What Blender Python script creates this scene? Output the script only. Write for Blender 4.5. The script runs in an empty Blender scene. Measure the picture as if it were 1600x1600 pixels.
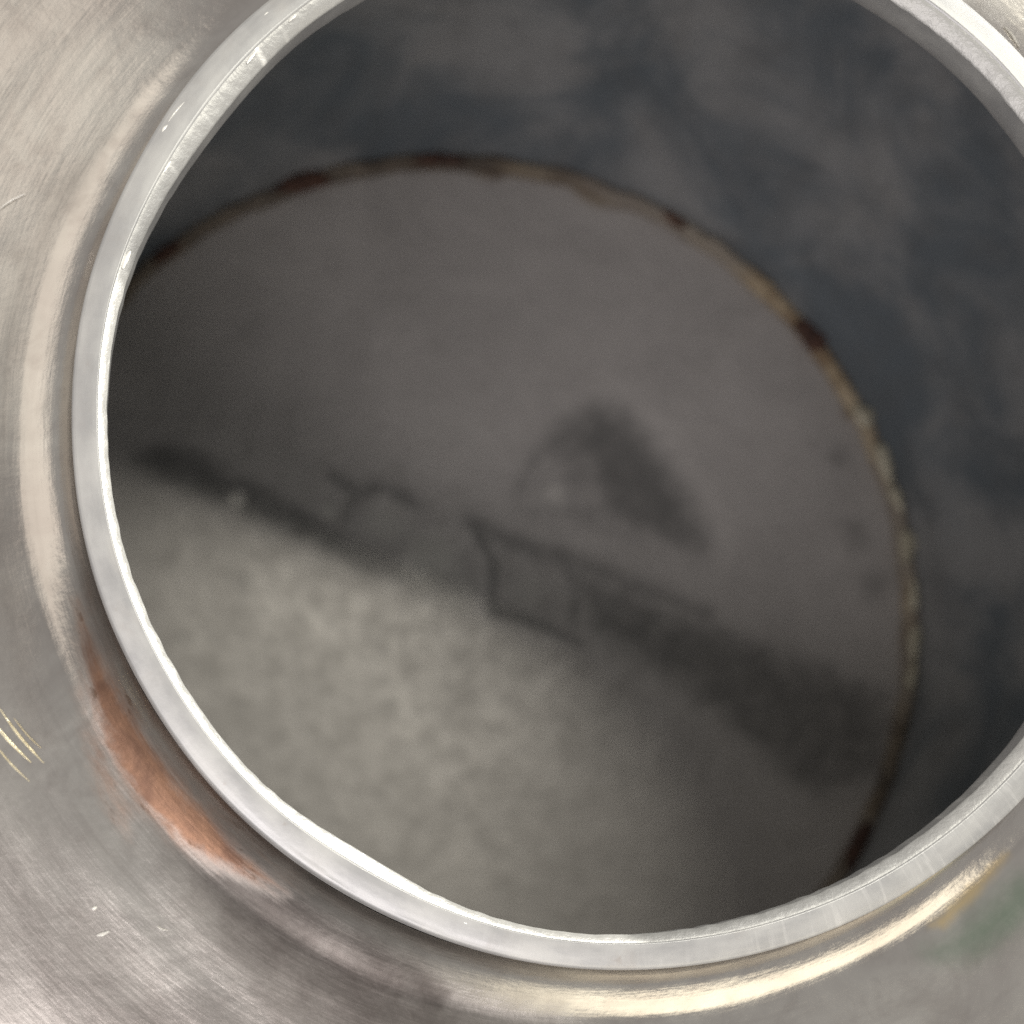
import bpy, math, random
import numpy as np
from mathutils import Vector, Matrix

U = 0.04                     # neck radius in metres; all shapes below are in neck radii
BASE = 1.78                  # rim height above the base, in neck radii
sc = bpy.context.scene
col = sc.collection
random.seed(7)
rng = np.random.default_rng(11)

# ------------------------------------------------------------------ camera
cam_d = bpy.data.cameras.new('camera')
cam = bpy.data.objects.new('camera', cam_d)
col.objects.link(cam)
sc.camera = cam
rot = Matrix(((0.99996, -0.0002, -0.009), (0.0, 0.99976, -0.022), (0.009, 0.022, 0.99972)))
cam.matrix_world = Matrix.Translation(Vector((-0.826, -0.963, 2.363 + BASE)) * U) @ rot.to_4x4()
cam_d.sensor_width = 36.0
cam_d.lens = 36.0 * 1931 / 1600
cam_d.shift_x = 0.473 / 1.6          # the photograph is an off-centre crop
cam_d.shift_y = 0.584 / 1.6
cam_d.clip_start = 0.005
cam_d.clip_end = 50
cam_d.dof.use_dof = True
cam_d.dof.focus_distance = 2.38 * U
cam_d.dof.aperture_fstop = 18

# ------------------------------------------------------------------ light
w = bpy.data.worlds.new('World')
sc.world = w
w.use_nodes = True
w.node_tree.nodes['Background'].inputs[0].default_value = (1.0, 0.985, 0.95, 1)
w.node_tree.nodes['Background'].inputs[1].default_value = 0.52


def lamp(name, pos, aim, size, power, color, size_y=None, xdir=None):
    d = bpy.data.lights.new(name, 'AREA')
    d.shape = 'RECTANGLE' if size_y else 'DISK'
    d.size = size * U
    if size_y:
        d.size_y = size_y * U
    d.energy = power
    d.color = color
    o = bpy.data.objects.new(name, d)
    col.objects.link(o)
    p = Vector((pos[0], pos[1], pos[2] + BASE)) * U
    a = Vector((aim[0], aim[1], aim[2] + BASE)) * U
    o.location = p
    o.rotation_euler = (a - p).to_track_quat('-Z', 'Y').to_euler()
    if xdir:                                  # long side of the lamp along this direction
        z = (p - a).normalized()
        x = Vector(xdir)
        x = (x - z * x.dot(z)).normalized()
        o.rotation_euler = Matrix((x, z.cross(x), z)).transposed().to_euler()
    return o


lamp('ceiling_tube_lamp', (2.95, 3.44, 6.0), (0, 0, 0), 4.6, 0.69, (1.0, 0.97, 0.84), 0.42, (0.93, -0.37, 0))
lamp('near_tube_lamp', (-1.70, -2.84, 2.8), (0, 0, 0), 3.4, 0.24, (1.0, 0.94, 0.93), 0.45, (0.93, -0.37, 0))
lamp('cove_reflection_light', (-5.5, 3.6, 4.4), (0, 0, 0), 9.0, 0.26, (1.0, 0.90, 0.77), 6.0)  # unseen panel added for the pale reflected band in the cove
lamp('side_window_light', (5.0, -7.5, 4.2), (0, 0, 0), 11.0, 0.46, (1.0, 0.91, 0.70), 4.0)
lamp('far_edge_light', (8.0, 7.0, 2.2), (0, 0, 0), 8.0, 1.0, (1.0, 0.98, 0.92), 2.6)  # unseen low panel added to brighten the inner chamfer

sc.cycles.use_denoising = False
sc.cycles.max_bounces = 8
sc.cycles.diffuse_bounces = 5
sc.cycles.glossy_bounces = 5
sc.cycles.sample_clamp_indirect = 4.0

vs = sc.view_settings
vs.view_transform = 'Standard'
vs.look = 'None'
vs.exposure = 0.0
vs.gamma = 1.0

# ------------------------------------------------------------------ node helpers


class N:
    def __init__(s, name):
        s.m = bpy.data.materials.new(name)
        s.m.use_nodes = True
        s.t = s.m.node_tree
        s.t.nodes.clear()
        s.out = s.t.nodes.new('ShaderNodeOutputMaterial')
        s.b = s.t.nodes.new('ShaderNodeBsdfPrincipled')
        s.t.links.new(s.b.outputs[0], s.out.inputs[0])

    def new(s, kind, **kw):
        n = s.t.nodes.new('ShaderNode' + kind)
        for k, v in kw.items():
            setattr(n, k, v)
        return n

    def put(s, sock, v):
        if isinstance(v, bpy.types.NodeSocket):
            s.t.links.new(v, sock)
        elif isinstance(v, (tuple, list)) and len(v) == 3 and sock.type == 'RGBA':
            sock.default_value = (*v, 1)
        else:
            sock.default_value = v

    def noise(s, vec, scale, detail=4, rough=0.55, dist=0.0):
        n = s.new('TexNoise')
        s.put(n.inputs['Vector'], vec)
        s.put(n.inputs['Scale'], scale)
        s.put(n.inputs['Detail'], detail)
        s.put(n.inputs['Roughness'], rough)
        s.put(n.inputs['Distortion'], dist)
        return n.outputs['Fac']

    def mapping(s, vec, scale=(1, 1, 1), loc=(0, 0, 0)):
        n = s.new('Mapping')
        s.put(n.inputs['Vector'], vec)
        n.inputs['Scale'].default_value = scale
        n.inputs['Location'].default_value = loc
        return n.outputs[0]

    def rng(s, v, a, b, c=0.0, d=1.0, smooth=True):
        n = s.new('MapRange')
        if smooth:
            n.interpolation_type = 'SMOOTHSTEP'
        for i, q in enumerate((v, a, b, c, d)):
            s.put(n.inputs[i], q)
        return n.outputs[0]

    def math(s, op, a, b=0.0):
        n = s.new('Math', operation=op)
        s.put(n.inputs[0], a)
        s.put(n.inputs[1], b)
        return n.outputs[0]

    def mix(s, f, a, b, blend='MIX'):
        n = s.new('Mix', data_type='RGBA', blend_type=blend)
        s.put(n.inputs[0], f)
        s.put(n.inputs[6], a)
        s.put(n.inputs[7], b)
        return n.outputs[2]

    def attr(s, name):
        return s.new('Attribute', attribute_name=name).outputs['Fac']

    def obj(s):
        return s.new('TexCoord').outputs['Object']

    def uv(s):
        return s.new('TexCoord').outputs['UV']

    def bump(s, h, strength, dist, normal=None):
        n = s.new('Bump')
        s.put(n.inputs['Height'], h)
        n.inputs['Strength'].default_value = strength
        n.inputs['Distance'].default_value = dist
        if normal is not None:
            s.put(n.inputs['Normal'], normal)
        return n.outputs[0]

    def fin(s, color, metallic, rough, normal=None, spec=0.5):
        s.put(s.b.inputs['Base Color'], color)
        s.put(s.b.inputs['Metallic'], metallic)
        s.put(s.b.inputs['Roughness'], rough)
        s.b.inputs['Specular IOR Level'].default_value = spec
        if normal is not None:
            s.put(s.b.inputs['Normal'], normal)
        return s.m


K = 1 / U                    # object coordinates -> neck radii


def mat_shoulder():
    n = N('worn_silvery_metal')
    p = n.mapping(n.obj(), (K, K, K))
    uv = n.uv()                                            # u: angle in radians, v: length along the profile
    streak = n.noise(n.mapping(uv, (3, 34, 1)), 1.0, 5, 0.55)
    fine = n.noise(n.mapping(uv, (22, 200, 1)), 1.0, 4, 0.6)
    cloud = n.noise(p, 2.3, 6, 0.62, 0.6)
    blot = n.noise(p, 9, 5, 0.65, 0.5)
    grit = n.noise(p, 70, 3, 0.7)
    c = n.mix(n.rng(cloud, 0.3, 0.7), (0.44, 0.405, 0.38), (0.56, 0.535, 0.50))
    c = n.mix(n.rng(blot, 0.45, 0.75, 0, 0.45), c, (0.33, 0.295, 0.275))
    c = n.mix(n.rng(streak, 0.5, 0.8, 0, 0.35), c, (0.33, 0.30, 0.28))
    # warm orange reflection painted into the colour at the foot of the neck
    cu = n.math('ADD', n.attr('orange_reflection'), n.math('MULTIPLY', n.math('SUBTRACT', n.noise(n.mapping(uv, (9, 26, 1)), 1.0, 6, 0.7, 0.5), 0.5), 0.9))
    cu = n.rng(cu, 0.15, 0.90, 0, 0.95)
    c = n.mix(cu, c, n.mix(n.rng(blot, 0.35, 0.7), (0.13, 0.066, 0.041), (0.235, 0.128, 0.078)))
    pit = n.rng(n.noise(n.mapping(uv, (16, 30, 1)), 1.0, 3, 0.6), 0.62, 0.66)
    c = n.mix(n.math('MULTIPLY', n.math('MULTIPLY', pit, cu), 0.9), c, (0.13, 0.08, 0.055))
    dk = n.math('ADD', n.attr('dark_reflection'), n.math('MULTIPLY', n.math('SUBTRACT', n.noise(p, 8, 7, 0.7, 0.3), 0.5), 0.45))  # dark reflections of the surroundings painted into the metal colour
    dk = n.math('MULTIPLY', n.rng(dk, 0.0, 1.15, 0, 0.93), n.math('SUBTRACT', 1.0, cu))
    c = n.mix(dk, c, (0.026, 0.021, 0.019))
    gr = n.attr('green_reflection')  # green reflection painted on as a tint
    gr = n.rng(n.math('ADD', gr, n.math('MULTIPLY', n.math('SUBTRACT', n.noise(p, 14, 5, 0.65), 0.5), 0.6)), 0.1, 1.0, 0, 0.85)
    c = n.mix(gr, c, (0.24, 0.31, 0.23))
    gold = n.rng(n.math('ADD', n.attr('gold_reflection'), n.math('MULTIPLY', n.math('SUBTRACT', n.noise(p, 24, 5, 0.65), 0.5), 0.6)), 0.15, 1.0, 0, 0.7)  # gold reflection painted on as a tint
    c = n.mix(gold, c, (0.85, 0.62, 0.27))
    # polished in the cove, duller out on the shoulder
    v = n.new('SeparateXYZ')
    n.put(v.inputs[0], uv)
    ro = n.rng(v.outputs[1], 0.10, 0.36, 0.08, 0.17)
    ro = n.math('ADD', ro, n.rng(cloud, 0.3, 0.75, 0.0, 0.10))
    ro = n.math('ADD', ro, n.math('ADD', n.math('MULTIPLY', grit, 0.06), n.math('ADD', n.math('MULTIPLY', dk, 0.33), n.math('MULTIPLY', cu, 0.30))))
    h = n.math('ADD', n.math('MULTIPLY', fine, 0.2), n.math('ADD', n.math('MULTIPLY', streak, 0.6), n.math('MULTIPLY', grit, 0.3)))
    nb = n.bump(h, 0.16, 0.010 * U)
    nb = n.bump(n.noise(p, 7, 3, 0.5), 0.12, 0.02 * U, nb)
    return n.fin(c, 1.0, ro, nb)


def mat_rim():
    n = N('filed_bright_metal')
    p = n.mapping(n.obj(), (K, K, K))
    uv = n.uv()
    tick = n.noise(n.mapping(uv, (60, 6, 1)), 1.0, 3, 0.6)
    soft = n.noise(n.mapping(uv, (7, 14, 1)), 1.0, 4, 0.55)
    grit = n.noise(p, 60, 3, 0.7)
    c = n.mix(n.rng(soft, 0.3, 0.7), (0.33, 0.33, 0.335), (0.43, 0.428, 0.424))
    sx = n.new('SeparateXYZ')
    n.put(sx.inputs[0], uv)
    far = n.rng(sx.outputs[0], 4.6, 5.3, 0.12, 1.0)          # file marks show on one side only
    tk = n.math('MULTIPLY', n.rng(tick, 0.5, 0.72, 0, 0.6), far)
    c = n.mix(tk, c, (0.56, 0.555, 0.55))
    dirt = n.math('ADD', n.rng(n.noise(p, 26, 4, 0.6), 0.66, 0.76), n.rng(n.noise(p, 6, 6, 0.7, 0.5), 0.52, 0.72, 0, 0.55))
    c = n.mix(n.math('MULTIPLY', dirt, 0.4), c, (0.30, 0.27, 0.25))
    h = n.math('ADD', n.math('MULTIPLY', n.math('MULTIPLY', tick, far), 0.9), n.math('ADD', n.math('MULTIPLY', soft, 0.7), n.math('MULTIPLY', grit, 0.2)))
    return n.fin(c, 0.65, n.rng(soft, 0.3, 0.7, 0.48, 0.58), n.bump(h, 0.14, 0.010 * U))


def mat_wall():
    n = N('dull_grey_inner_metal')
    p = n.mapping(n.obj(), (K, K, K))
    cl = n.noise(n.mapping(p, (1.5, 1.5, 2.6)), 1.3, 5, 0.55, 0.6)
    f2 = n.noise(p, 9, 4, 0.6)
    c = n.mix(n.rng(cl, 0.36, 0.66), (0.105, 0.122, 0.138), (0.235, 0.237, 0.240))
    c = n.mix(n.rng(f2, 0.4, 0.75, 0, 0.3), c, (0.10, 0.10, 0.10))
    nb = n.bump(n.noise(p, 4, 3, 0.5), 0.2, 0.05 * U)
    return n.fin(c, 0.35, 0.55, nb)


def mat_floor():
    n = N('stained_grey_floor_metal')
    p = n.mapping(n.obj(), (K, K, K))
    cl = n.noise(p, 2.2, 6, 0.6, 0.7)
    f2 = n.noise(p, 11, 5, 0.65)
    c = n.mix(n.rng(cl, 0.3, 0.7), (0.385, 0.363, 0.348), (0.45, 0.424, 0.406))
    c = n.mix(n.rng(f2, 0.45, 0.72, 0, 0.24), c, (0.25, 0.236, 0.222))
    c = n.mix(n.rng(n.noise(n.mapping(p, (4, 13, 1)), 1.6, 5, 0.65, 0.3), 0.55, 0.8, 0, 0.25), c, (0.18, 0.172, 0.162))
    ed = n.math('MULTIPLY', n.math('SUBTRACT', n.noise(p, 13, 5, 0.65), 0.5), 0.7)
    st = n.rng(n.math('ADD', n.attr('stain_shade'), ed), 0.15, 0.95, 0, 0.78)
    c = n.mix(st, c, (0.085, 0.085, 0.083))
    pa = n.rng(n.math('ADD', n.attr('pale'), n.math('MULTIPLY', ed, 0.4)), 0.2, 0.9, 0, 0.72)
    c = n.mix(pa, c, (0.56, 0.54, 0.50))
    ru = n.rng(n.math('ADD', n.attr('rust'), ed), 0.25, 0.9, 0, 0.85)
    c = n.mix(ru, c, n.mix(n.rng(f2, 0.35, 0.65), (0.12, 0.075, 0.045), (0.26, 0.20, 0.13)))
    nb = n.bump(n.math('ADD', n.math('MULTIPLY', cl, 2.0), f2), 0.25, 0.02 * U)
    return n.fin(c, 0.30, n.rng(f2, 0.3, 0.7, 0.5, 0.7), nb)


def mat_seam():
    n = N('rusty_solder_seam')
    p = n.mapping(n.obj(), (K, K, K))
    a = n.noise(p, 6, 5, 0.6)
    b = n.noise(p, 2.2, 3, 0.5)
    c = n.mix(n.rng(a, 0.35, 0.68), (0.15, 0.10, 0.055), (0.38, 0.31, 0.21))
    c = n.mix(n.rng(b, 0.42, 0.62, 0, 0.8), c, (0.19, 0.17, 0.15))
    c = n.mix(n.attr('darker'), c, n.mix(n.rng(a, 0.4, 0.65), (0.055, 0.042, 0.032), (0.14, 0.115, 0.09)))
    return n.fin(c, 0.1, 0.7, n.bump(a, 0.5, 0.02 * U))


def mat_plain(name, c1, c2, metal, rough, scale=20):
    n = N(name)
    p = n.mapping(n.obj(), (K, K, K))
    a = n.noise(p, scale, 5, 0.65)
    return n.fin(n.mix(n.rng(a, 0.3, 0.7), c1, c2), metal, rough, n.bump(a, 0.5, 0.015 * U))


M_SH, M_RIM, M_WALL, M_FLOOR, M_SEAM = mat_shoulder(), mat_rim(), mat_wall(), mat_floor(), mat_seam()
M_RUST = mat_plain('brown_rust', (0.030, 0.015, 0.011), (0.085, 0.040, 0.026), 0.0, 0.85)
M_SOLDER = mat_plain('pale_solder', (0.30, 0.27, 0.20), (0.48, 0.45, 0.36), 0.2, 0.6)


def mat_lip():
    n = N('cut_edge_metal')
    p = n.mapping(n.obj(), (K, K, K))
    a = n.noise(p, 45, 4, 0.65)
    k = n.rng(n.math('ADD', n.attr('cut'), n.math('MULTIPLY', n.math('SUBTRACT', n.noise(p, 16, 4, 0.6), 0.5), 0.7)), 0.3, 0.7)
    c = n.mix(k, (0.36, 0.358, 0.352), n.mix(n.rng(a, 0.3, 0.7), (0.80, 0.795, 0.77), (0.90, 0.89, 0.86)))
    return n.fin(c, 0.45, n.rng(k, 0, 1, 0.48, 0.34), n.bump(a, 0.3, 0.010 * U))


M_LIP = mat_lip()
M_GOLD = mat_plain('gold_glint', (0.80, 0.71, 0.48), (0.93, 0.86, 0.66), 0.8, 0.35)
M_BURR = mat_plain('bright_cut_metal', (0.62, 0.61, 0.58), (0.80, 0.79, 0.76), 0.4, 0.4)

# ------------------------------------------------------------------ mesh helpers


def link_mesh(name, verts, faces, mat, parent, uvs=None, attrs=None, smooth=True):
    me = bpy.data.meshes.new(name)
    me.from_pydata([tuple(v) for v in verts], [], faces)
    if uvs is not None:
        lay = me.uv_layers.new(name='UVMap')
        lay.data.foreach_set('uv', np.asarray(uvs, 'f').ravel())
    for k, v in (attrs or {}).items():
        a = me.attributes.new(k, 'FLOAT', 'POINT')
        a.data.foreach_set('value', np.asarray(v, 'f'))
    me.materials.append(mat)
    if smooth:
        me.polygons.foreach_set('use_smooth', [True] * len(me.polygons))
    me.update()
    o = bpy.data.objects.new(name, me)
    col.objects.link(o)
    o.parent = parent
    return o


def catmull(pts, sub):
    P = [np.array(p, float) for p in pts]
    P = [2 * P[0] - P[1]] + P + [2 * P[-1] - P[-2]]
    out = []
    for i in range(1, len(P) - 2):
        for k in range(sub):
            t = k / sub
            a, b, c, d = P[i - 1:i + 3]
            out.append(0.5 * (2 * b + (c - a) * t + (2 * a - 5 * b + 4 * c - d) * t * t + (3 * b - a - 3 * c + d) * t ** 3))
    out.append(P[-2])
    return np.array(out)


def lathe(name, prof, seg, mat, parent, warp=None, attrs=None):
    """prof: (r, z) rows in neck radii, z = 0 at the rim. warp(th, s, r, z) -> r, z."""
    n = len(prof)
    th = np.linspace(0, 2 * math.pi, seg, endpoint=False)
    s = np.concatenate([[0], np.cumsum(np.hypot(*np.diff(prof, axis=0).T))])
    TH, S = np.meshgrid(th, s, indexing='ij')
    Rr = np.broadcast_to(prof[:, 0], (seg, n)).copy()
    Z = np.broadcast_to(prof[:, 1], (seg, n)).copy()
    if warp:
        Rr, Z = warp(TH, S, Rr, Z)
    V = np.stack([Rr * np.cos(TH), Rr * np.sin(TH), Z + BASE], -1).reshape(-1, 3) * U
    faces, uvs = [], []
    dup = set(k for k in range(n - 1) if abs(prof[k] - prof[k + 1]).max() < 1e-7)      # doubled rows are creases
    for i in range(seg):
        j = (i + 1) % seg
        u0, u1 = th[i], th[i] + 2 * math.pi / seg
        for k in range(n - 1):
            if k in dup:
                continue
            faces.append((i * n + k, j * n + k, j * n + k + 1, i * n + k + 1))
            uvs += [(u0, s[k]), (u1, s[k]), (u1, s[k + 1]), (u0, s[k + 1])]
    A = {}
    if attrs:
        A = {k: f(TH, Rr, Z).ravel() for k, f in attrs.items()}
    o = link_mesh(name, V, faces, mat, parent, uvs, A)
    return o


def fold(th, seed, n0, n1, amp):
    """periodic 1-D noise round the circle"""
    g = np.random.default_rng(seed)
    out = np.zeros_like(th)
    for k in range(n0, n1):
        out += g.normal() * np.cos(k * th + g.uniform(0, 6.28)) / math.sqrt(n1 - n0)
    return out * amp


def inside(px, py, poly, blur):
    """soft mask of a polygon: 1 well inside, 0 outside"""
    poly = np.array(poly, float)
    d2 = np.full(px.shape, 1e9)
    ins = np.zeros(px.shape, bool)
    for a, b in zip(poly, np.roll(poly, -1, 0)):
        e = b - a
        t = np.clip(((px - a[0]) * e[0] + (py - a[1]) * e[1]) / (e @ e), 0, 1)
        d2 = np.minimum(d2, (px - a[0] - t * e[0]) ** 2 + (py - a[1] - t * e[1]) ** 2)
        c = ((a[1] > py) != (b[1] > py)) & (px < e[0] * (py - a[1]) / (e[1] if abs(e[1]) > 1e-9 else 1e-9) + a[0])
        ins ^= c
    sd = np.sqrt(d2) * np.where(ins, 1, -1)
    t = np.clip(sd / blur * 0.5 + 0.5, 0, 1)
    return t * t * (3 - 2 * t)


def along(px, py, line, width):
    d2 = np.full(px.shape, 1e9)
    line = np.array(line, float)
    for a, b in zip(line[:-1], line[1:]):
        e = b - a
        t = np.clip(((px - a[0]) * e[0] + (py - a[1]) * e[1]) / (e @ e), 0, 1)
        d2 = np.minimum(d2, (px - a[0] - t * e[0]) ** 2 + (py - a[1] - t * e[1]) ** 2)
    return np.exp(-d2 / width ** 2)


# ------------------------------------------------------------------ the vessel
vessel = bpy.data.objects.new('metal_vessel', None)
vessel.empty_display_size = 0.02
col.objects.link(vessel)
vessel['label'] = 'worn silvery metal vessel with a round open neck, grey stained floor and rusty seam inside'
vessel['category'] = 'vessel'


def bell(a, c, wd):
    d = (a - math.radians(c) + math.pi) % (2 * math.pi) - math.pi
    return np.exp(-(d / math.radians(wd)) ** 2)


# --- neck rim: inner face, bright chamfer, filed top, rounded outer edge
rim_prof = np.vstack([
    catmull([(1.06, -0.115), (1.034, -0.100), (1.010, -0.082), (1.000, -0.062), (0.998, -0.0265)], 5),
    [(0.998, -0.0265)],
    catmull([(1.0180, -0.0062), (1.0195, -0.0040), (1.0215, -0.003)], 2),
    catmull([(1.0215, -0.003), (1.034, -0.0035), (1.050, -0.006), (1.064, -0.0095)], 4),
    catmull([(1.064, -0.0095), (1.070, -0.0135), (1.0728, -0.022), (1.0735, -0.045)], 4)])


def rim_warp(th, s, r, z):
    inn = np.clip((1.03 - r) / 0.03, 0, 1)
    r = r + inn * (-0.017 * bell(th, 141, 13) - 0.006 * bell(th, 120, 8) + 0.006 * bell(th, 178, 25) + 0.007 * bell(th, -97, 16) - 0.012 * bell(th, -121, 9))
    edge = np.exp(-((r - 1.0) / 0.010) ** 2)
    r = r + edge * fold(th, 3, 40, 160, 0.0007) + fold(th, 4, 4, 16, 0.0010)
    z = z + fold(th, 5, 6, 30, 0.0006) * (r < 1.06)
    return r, z


SPLIT = 21                     # rows below: inner face; rows above: top and outer edge
rim = lathe('neck_rim', rim_prof[SPLIT + 1:], 900, M_RIM, vessel, rim_warp)
lathe('inner_face', rim_prof[:SPLIT], 600, M_RIM, rim, rim_warp)
lip_prof = catmull([(0.9982, -0.0265), (0.9998, -0.0232), (1.006, -0.0155), (1.0135, -0.0086), (1.0182, -0.0060)], 4)


def glint_and_chips(th, r, z):
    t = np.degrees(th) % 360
    k = np.clip(np.minimum((t - 158) / 12, (278 - t) / 14), 0, 1)  # painted highlight along the side of the edge facing the lamps
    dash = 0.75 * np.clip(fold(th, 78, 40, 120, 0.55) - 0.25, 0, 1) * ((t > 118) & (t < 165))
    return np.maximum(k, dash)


lathe('cut_edge', lip_prof, 900, M_LIP, rim, rim_warp, {'cut': glint_and_chips})

# --- outer shell: neck side, cove, shoulder, body, foot
sh_prof = np.vstack([
    catmull([(1.0738, -0.046), (1.0755, -0.062), (1.081, -0.081), (1.093, -0.103), (1.112, -0.125), (1.140, -0.145),
             (1.168, -0.1595), (1.188, -0.166), (1.212, -0.169), (1.29, -0.173), (1.45, -0.178), (1.64, -0.184), (1.82, -0.194)], 9),
    catmull([(1.86, -0.200), (1.98, -0.33), (2.01, -0.62), (1.95, -0.95), (1.86, -1.25), (1.72, -1.55), (1.64, -1.70), (1.62, -1.77)], 5)])


def sh_warp(th, s, r, z):
    k = np.clip((r - 1.09) / 0.15, 0, 1)
    dz = fold(th + 2.0 * r, 21, 2, 10, 0.0010) + fold(th - 3.0 * r, 22, 6, 20, 0.0005)
    return r, z + dz * k


def polar_patch(poly, blur):
    """poly in (azimuth degrees, radius); azimuth is scaled to arc length at the neck"""
    q = [(math.radians(a) * 1.2, r) for a, r in poly]

    def f(th, r, z):
        t = (th + math.pi) % (2 * math.pi) - math.pi
        t = np.where(t > 1.7, t - 2 * math.pi, t)           # keep the patches that cross the far side in one piece
        return inside(t * 1.2, r, q, blur)
    return f


warm1 = polar_patch([(-163, 1.12), (-157, 1.106), (-150, 1.100), (-140, 1.102), (-132, 1.106), (-125, 1.125), (-130.5, 1.16), (-136, 1.195),
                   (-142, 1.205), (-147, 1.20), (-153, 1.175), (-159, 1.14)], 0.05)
warm2 = polar_patch([(-156, 1.16), (-150, 1.17), (-145, 1.195), (-141.5, 1.21), (-139.5, 1.268), (-143, 1.268), (-149, 1.24), (-155, 1.20)], 0.05)
warm3 = polar_patch([(-166, 1.07), (-126, 1.07), (-122, 1.10), (-126, 1.14), (-162, 1.13)], 0.03)
dk1 = polar_patch([(-165, 1.09), (-150, 1.08), (-130, 1.08), (-112, 1.09), (-95, 1.16), (-88, 1.26), (-104, 1.36), (-118, 1.36), (-129, 1.32),
                   (-138, 1.235), (-148, 1.17), (-160, 1.14)], 0.14)
dk2 = polar_patch([(-150, 1.09), (-128, 1.085), (-110, 1.10), (-104, 1.15), (-104, 1.24), (-114, 1.26), (-126, 1.25), (-134, 1.22)], 0.06)
dk3 = polar_patch([(-152, 1.42), (-140, 1.36), (-125, 1.36), (-110, 1.40), (-105, 1.9), (-155, 1.9)], 0.25)  # darker colour that dims the lamp highlight out here
dk4 = polar_patch([(-215, 1.19), (-200, 1.19), (-180, 1.19), (-162, 1.20), (-150, 1.28), (-152, 1.34), (-165, 1.33), (-185, 1.30), (-205, 1.26)], 0.08)
sh_attrs = {
    'orange_reflection': lambda th, r, z: np.maximum(np.maximum(warm1(th, r, z), 0.62 * warm2(th, r, z)), 0.42 * warm3(th, r, z)),
    'dark_reflection': lambda th, r, z: np.maximum.reduce([0.95 * dk1(th, r, z), dk2(th, r, z), 0.6 * dk3(th, r, z), 0.5 * dk4(th, r, z)]),
    'green_reflection': polar_patch([(-57, 1.25), (-51, 1.235), (-46, 1.24), (-43, 1.30), (-47, 1.33), (-53, 1.31)], 0.09),
    'gold_reflection': polar_patch([(-55.5, 1.20), (-50, 1.185), (-45.5, 1.18), (-45, 1.192), (-49, 1.208), (-54.5, 1.222)], 0.03),
}
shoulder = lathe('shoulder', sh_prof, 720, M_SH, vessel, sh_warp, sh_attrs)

# --- inside wall
wall_prof = catmull([(1.058, -0.118), (1.16, -0.165), (1.32, -0.215), (1.52, -0.29), (1.68, -0.40), (1.76, -0.56), (1.78, -0.80),
                     (1.74, -1.10), (1.66, -1.40), (1.58, -1.62), (1.545, -1.705)], 6)
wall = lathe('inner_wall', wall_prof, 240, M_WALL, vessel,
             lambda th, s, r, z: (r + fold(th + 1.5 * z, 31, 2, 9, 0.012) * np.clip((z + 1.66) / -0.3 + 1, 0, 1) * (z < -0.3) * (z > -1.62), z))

# --- floor disc with its stains, and a shade band painted into the colour
FR, FS = 110, 360
rad = np.linspace(0.004, 1.545, FR)
ths = np.linspace(0, 2 * math.pi, FS, endpoint=False)
TT, RR = np.meshgrid(ths, rad, indexing='ij')
X, Y = RR * np.cos(TT), RR * np.sin(TT)
arch = [(0.387, 0.689), (0.495, 0.749), (0.612, 0.728), (0.707, 0.604), (0.812, 0.454), (0.886, 0.305), (0.875, 0.23), (0.747, 0.262),
        (0.619, 0.304), (0.492, 0.368), (0.471, 0.496), (0.408, 0.582), (0.322, 0.539), (0.247, 0.41), (0.226, 0.453), (0.28, 0.581)]
streak = [(-1.05, 0.56), (-0.95, 0.60), (-0.847, 0.585), (-0.719, 0.515), (-0.486, 0.386), (-0.338, 0.301), (-0.105, 0.142),
          (-0.105, 0.121), (-0.296, 0.163), (-0.486, 0.258), (-0.719, 0.364), (-0.953, 0.45), (-1.05, 0.50)]  # left part of the dark band between lit areas, shade painted in
line = [(-0.38, 0.483), (-0.295, 0.425), (-0.21, 0.441), (-0.104, 0.387), (0.066, 0.335), (0.214, 0.26), (0.427, 0.192), (0.851, 0.027)]  # upper edge of the painted shade band
box1 = [(0.077, 0.324), (0.146, 0.196), (0.139, 0.036), (0.277, -0.006), (0.425, -0.07)]
box2 = [(0.384, 0.186), (0.426, 0.09), (0.404, -0.038)]
shade_wedge = [(0.384, 0.186), (0.639, 0.101), (0.851, 0.023), (1.17, -0.09), (1.488, -0.228), (1.475, -0.52), (1.20, -0.60), (0.98, -0.42), (0.849, -0.293),
         (0.637, -0.165), (0.468, -0.059)]  # right part of the band, mostly shade painted into the colour
dome = [(0.23, 0.30), (0.22, 0.46), (0.30, 0.60), (0.41, 0.71), (0.52, 0.755), (0.63, 0.73), (0.73, 0.60), (0.83, 0.44), (0.90, 0.29), (0.87, 0.20), (0.55, 0.26)]
stain_shade = np.maximum(0.85 * inside(X, Y, arch, 0.11), 0.48 * inside(X, Y, dome, 0.10))
for v in (0.82 * inside(X, Y, streak, 0.07), 0.62 * along(X, Y, line[:4], 0.035), 0.6 * along(X, Y, line[4:], 0.05), 0.5 * along(X, Y, [(-0.295, 0.425), (-0.338, 0.34)], 0.03),
          0.7 * along(X, Y, box1, 0.028), 0.55 * along(X, Y, box2, 0.03), 0.6 * along(X, Y, [(-0.34, 0.34), (-0.30, 0.425), (-0.20, 0.44), (-0.13, 0.39)], 0.026), 0.68 * inside(X, Y, shade_wedge, 0.09)):
    stain_shade = np.maximum(stain_shade, v)
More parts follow.
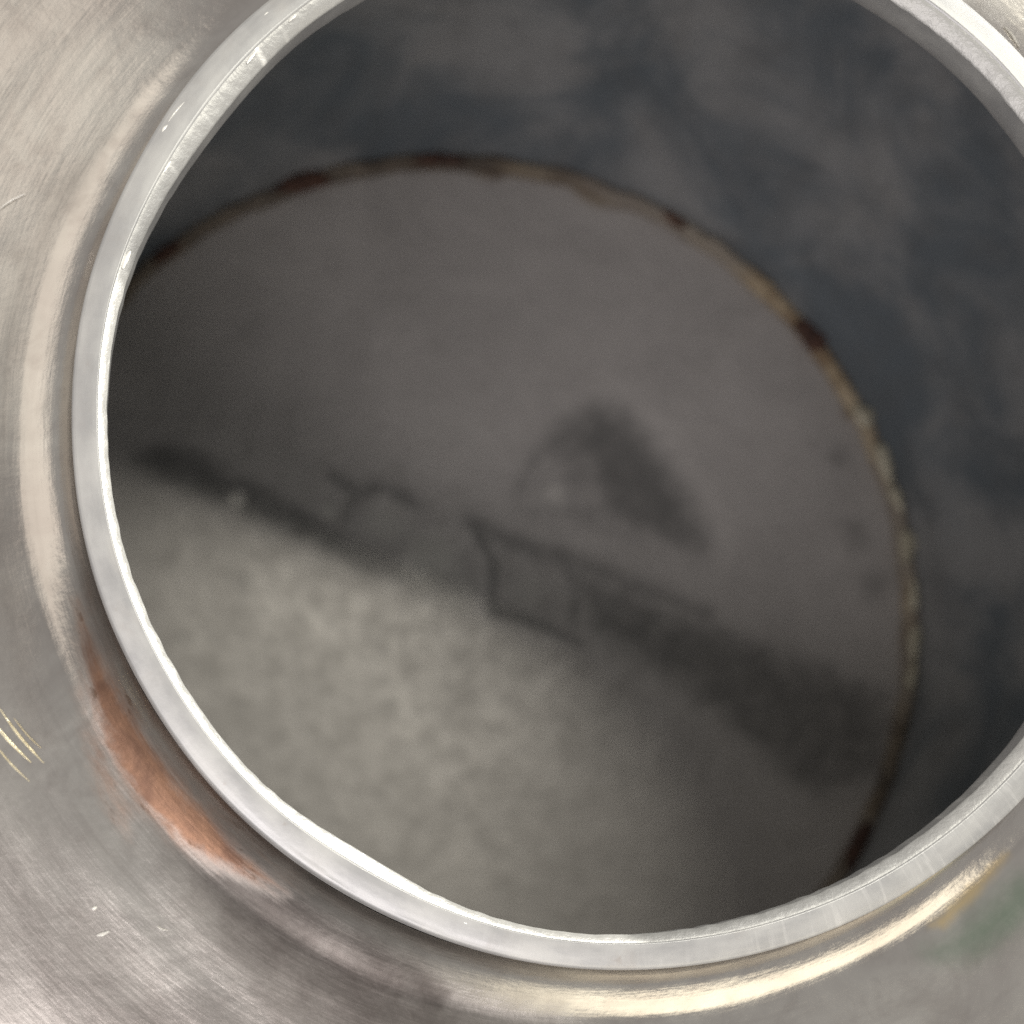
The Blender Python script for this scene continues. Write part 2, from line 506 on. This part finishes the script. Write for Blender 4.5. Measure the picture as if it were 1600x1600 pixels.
for bx, by, br, bs in ((-0.677, 0.13, 0.06, 0.5), (-0.868, -0.041, 0.05, 0.35), (-0.645, 0.964, 0.10, 0.4), (-0.212, -0.082, 0.035, 0.45),
                       (-0.18, -0.273, 0.05, 0.4), (-0.20, -0.17, 0.04, 0.35), (-0.15, -0.40, 0.045, 0.3), (0.699, -0.441, 0.12, 0.3), (1.3, 0.55, 0.05, 0.6), (1.36, 0.30, 0.09, 0.5), (1.41, 0.12, 0.08, 0.5)):
    stain_shade = np.maximum(stain_shade, bs * np.exp(-((X - bx) ** 2 + (Y - by) ** 2) / br ** 2))
pale = np.zeros_like(X)
for bx, by, br, bs in ((-0.694, 0.403, 0.032, 1.0), (-0.391, 0.365, 0.04, 0.8), (0.19, 0.10, 0.03, 0.5), (0.003, 0.623, 0.25, 0.35), (0.35, 0.42, 0.08, 0.5),
                       (-0.20, 0.32, 0.11, 0.6), (-0.06, 0.20, 0.12, 0.85), (0.04, 0.10, 0.10, 0.6), (0.28, 0.10, 0.09, 0.55)):  # bright gap where the lit areas meet, painted as pale colour
    pale = np.maximum(pale, bs * np.exp(-((X - bx) ** 2 + (Y - by) ** 2) / br ** 2))
stain_shade = np.where(pale > 0.45, stain_shade * 0.3, stain_shade)
rust = np.exp(-((RR - 1.535) / (0.035 + fold(TT, 51, 6, 40, 0.022))) ** 2) * np.clip(0.55 + fold(TT, 52, 4, 30, 0.55), 0, 1)
FZ = -1.70 + 0.010 * np.sin(2.1 * X + 0.6) * np.cos(1.7 * Y - 0.4) * (1.545 - RR) / 1.5 - 0.02 * inside(X, Y, arch, 0.10) + 0.008 * stain_shade
V = np.stack([X, Y, FZ + BASE], -1).reshape(-1, 3) * U
faces = []
for i in range(FS):
    j = (i + 1) % FS
    for k in range(FR - 1):
        faces.append((i * FR + k, i * FR + k + 1, j * FR + k + 1, j * FR + k))
faces.append([i * FR for i in range(FS)])
floor = link_mesh('floor', V, faces, M_FLOOR, vessel, None, {'stain_shade': stain_shade.ravel(), 'pale': pale.ravel(), 'rust': rust.ravel()})

# --- folded seam where floor and wall meet
cs = [(1.512, -1.698), (1.514, -1.684), (1.526, -1.672), (1.540, -1.668), (1.556, -1.676), (1.566, -1.690)]
seam_prof = catmull(cs, 3)


def seam_warp(th, s, r, z):
    return r + fold(th, 41, 10, 60, 0.004), z + fold(th, 42, 14, 90, 0.004) * (z > -1.69)


def seam_darker(th, r, z):  # darker brown along the left and lower arcs of the seam
    t = (np.degrees(th) + 180) % 360 - 180
    k = np.clip((t - 66) / 18, 0, 1) + np.clip((-6 - t) / 12, 0, 1) * (t > -170)
    return np.clip(k * 0.85 + fold(th, 61, 8, 60, 0.22), 0, 1)


seam = lathe('seam', seam_prof, 360, M_SEAM, floor, seam_warp, {'darker': seam_darker})


def blob(name, az, r, z, la, lr, lz, mat, parent, seed):
    """flattened irregular lump lying along the seam"""
    g = np.random.default_rng(seed)
    nu, nv = 16, 7
    verts, faces = [], []
    ph = g.uniform(0, 6.28, 3)
    for i in range(nv + 1):
        v = math.pi * i / nv
        for j in range(nu):
            u = 2 * math.pi * j / nu
            k = 1 + 0.16 * math.sin(2 * u + ph[0]) + 0.12 * math.sin(3 * u + ph[1]) + 0.08 * math.sin(5 * u + 2 * v + ph[2])
            a = la * math.sin(v) * math.cos(u) * k
            b = lr * math.sin(v) * math.sin(u) * k
            c = lz * math.cos(v)
            t = math.radians(az) + a / r
            verts.append(((r + b) * math.cos(t) * U, (r + b) * math.sin(t) * U, (z + c + BASE) * U))
    for i in range(nv):
        for j in range(nu):
            q = (j + 1) % nu
            faces.append((i * nu + j, i * nu + q, (i + 1) * nu + q, (i + 1) * nu + j))
    return link_mesh(name, verts, faces, mat, parent)


sd = 100
for az, la, lr in ((108.3, 0.10, 0.032), (91.0, 0.08, 0.022), (38.2, 0.06, 0.040), (127.5, 0.07, 0.020), (-29.0, 0.10, 0.024), (60.5, 0.05, 0.014)):
    sd += 1
    blob('rust_patch', az, 1.532, -1.671, la, lr, 0.014, M_RUST, floor, sd)
for az, la, lr in ((26.4, 0.050, 0.028), (20.0, 0.085, 0.022), (15.3, 0.05, 0.020), (9.4, 0.06, 0.027), (3.0, 0.05, 0.018), (-2.6, 0.055, 0.022),
                   (-6.8, 0.05, 0.018), (47.5, 0.09, 0.017), (54.5, 0.07, 0.016)):
    sd += 1
    blob('solder_bead', az, 1.537, -1.670, la, lr, 0.013, M_SOLDER if az < 30 else M_SEAM, floor, sd)


# --- cut marks and raised burrs on the outside, golden glints built as ridges
def burr(name, pts, width, height, parent, mat=M_BURR):
    """pts: (azimuth degrees, r, z) along the mark; a thin ridge that tapers to both ends"""
    P = []
    for a, r, z in pts:
        t = math.radians(a)
        P.append(np.array((r * math.cos(t), r * math.sin(t), z + BASE)))
    P = catmull(P, 4)
    m = len(P)
    verts, faces = [], []
    for i, p in enumerate(P):
        d = P[min(i + 1, m - 1)] - P[max(i - 1, 0)]
        d /= np.linalg.norm(d)
        sdir = np.cross(d, (0, 0, 1))
        sdir /= np.linalg.norm(sdir)
        k = 0.25 + 0.75 * math.sin(math.pi * (i + 0.15) / (m - 0.7)) * (0.8 + 0.4 * random.random())
        for q in (-sdir * width * k, np.array((0, 0, height * k)), sdir * width * k, np.array((0, 0, -height))):
            verts.append((p + q) * U)
    for i in range(m - 1):
        for j in range(4):
            a, b = i * 4 + j, i * 4 + (j + 1) % 4
            faces.append((a, b, b + 4, a + 4))
    faces += [(3, 2, 1, 0), tuple((m - 1) * 4 + j for j in range(4))]
    return link_mesh(name, verts, faces, mat, parent, smooth=False)


def sh_z(r):
    return float(np.interp(r, sh_prof[:90, 0], sh_prof[:90, 1]))


for a0, r0, a1, r1, wd in ((158.2, 1.335, 156.0, 1.298, 0.003), (-135.7, 1.445, -135.2, 1.420, 0.006), (-137.6, 1.412, -137.4, 1.404, 0.007),
                           (-132.6, 1.345, -131.6, 1.335, 0.003), (47.5, 1.20, 45.0, 1.21, 0.006), (46.0, 1.24, 43.5, 1.23, 0.004)):
    rm, am = (r0 + r1) / 2 + 0.003, (a0 + a1) / 2
    burr('scratch_and_glint', [(a0, r0, sh_z(r0) + 0.002), (am, rm, sh_z(rm) + 0.002), (a1, r1, sh_z(r1) + 0.002)], wd * 0.6, 0.003, shoulder)
for a0, r0, a1, r1, wd in ((-156.5, 1.350, -150.2, 1.318, 0.0040), (-156.0, 1.375, -150.8, 1.340, 0.0045), (-153.5, 1.388, -149.4, 1.362, 0.0032), (-155.0, 1.330, -151.5, 1.308, 0.0022)):  # golden highlights on the shoulder, made as thin pale ridges
    rm, am = (r0 + r1) / 2 + 0.002, (a0 + a1) / 2
    burr('scratch_and_glint', [(a0, r0, sh_z(r0) + 0.001), (am, rm, sh_z(rm) + 0.001), (a1, r1, sh_z(r1) + 0.001)], wd * 0.7, 0.0022, shoulder, M_GOLD)


def rim_z(r):
    return float(np.interp(r, rim_prof[22:, 0], rim_prof[22:, 1])) - 0.0006


for a0, r0, a1, r1, wd in ((144.0, 1.050, 147.0, 1.055, 0.004), (147.3, 1.052, 148.2, 1.054, 0.006), (135.0, 1.010, 136.6, 1.006, 0.006),
                           (128.8, 1.012, 130.0, 1.010, 0.005), (131.0, 1.050, 131.6, 1.050, 0.004), (161.5, 1.010, 163.6, 1.014, 0.010),
                           (150.5, 1.010, 152.0, 1.012, 0.006), (-108.0, 1.030, -107.4, 1.031, 0.004)):
    burr('nick', [(a0, r0, rim_z(r0)), ((a0 + a1) / 2, (r0 + r1) / 2 + 0.001, rim_z((r0 + r1) / 2)), (a1, r1, rim_z(r1))], wd * 0.55, 0.0014, rim)

# --- underside of the foot
bp = catmull([(1.619, -1.772), (1.45, -1.778), (0.9, -1.775), (0.02, -1.772)], 4)
lathe('base', bp, 120, M_SH, vessel)
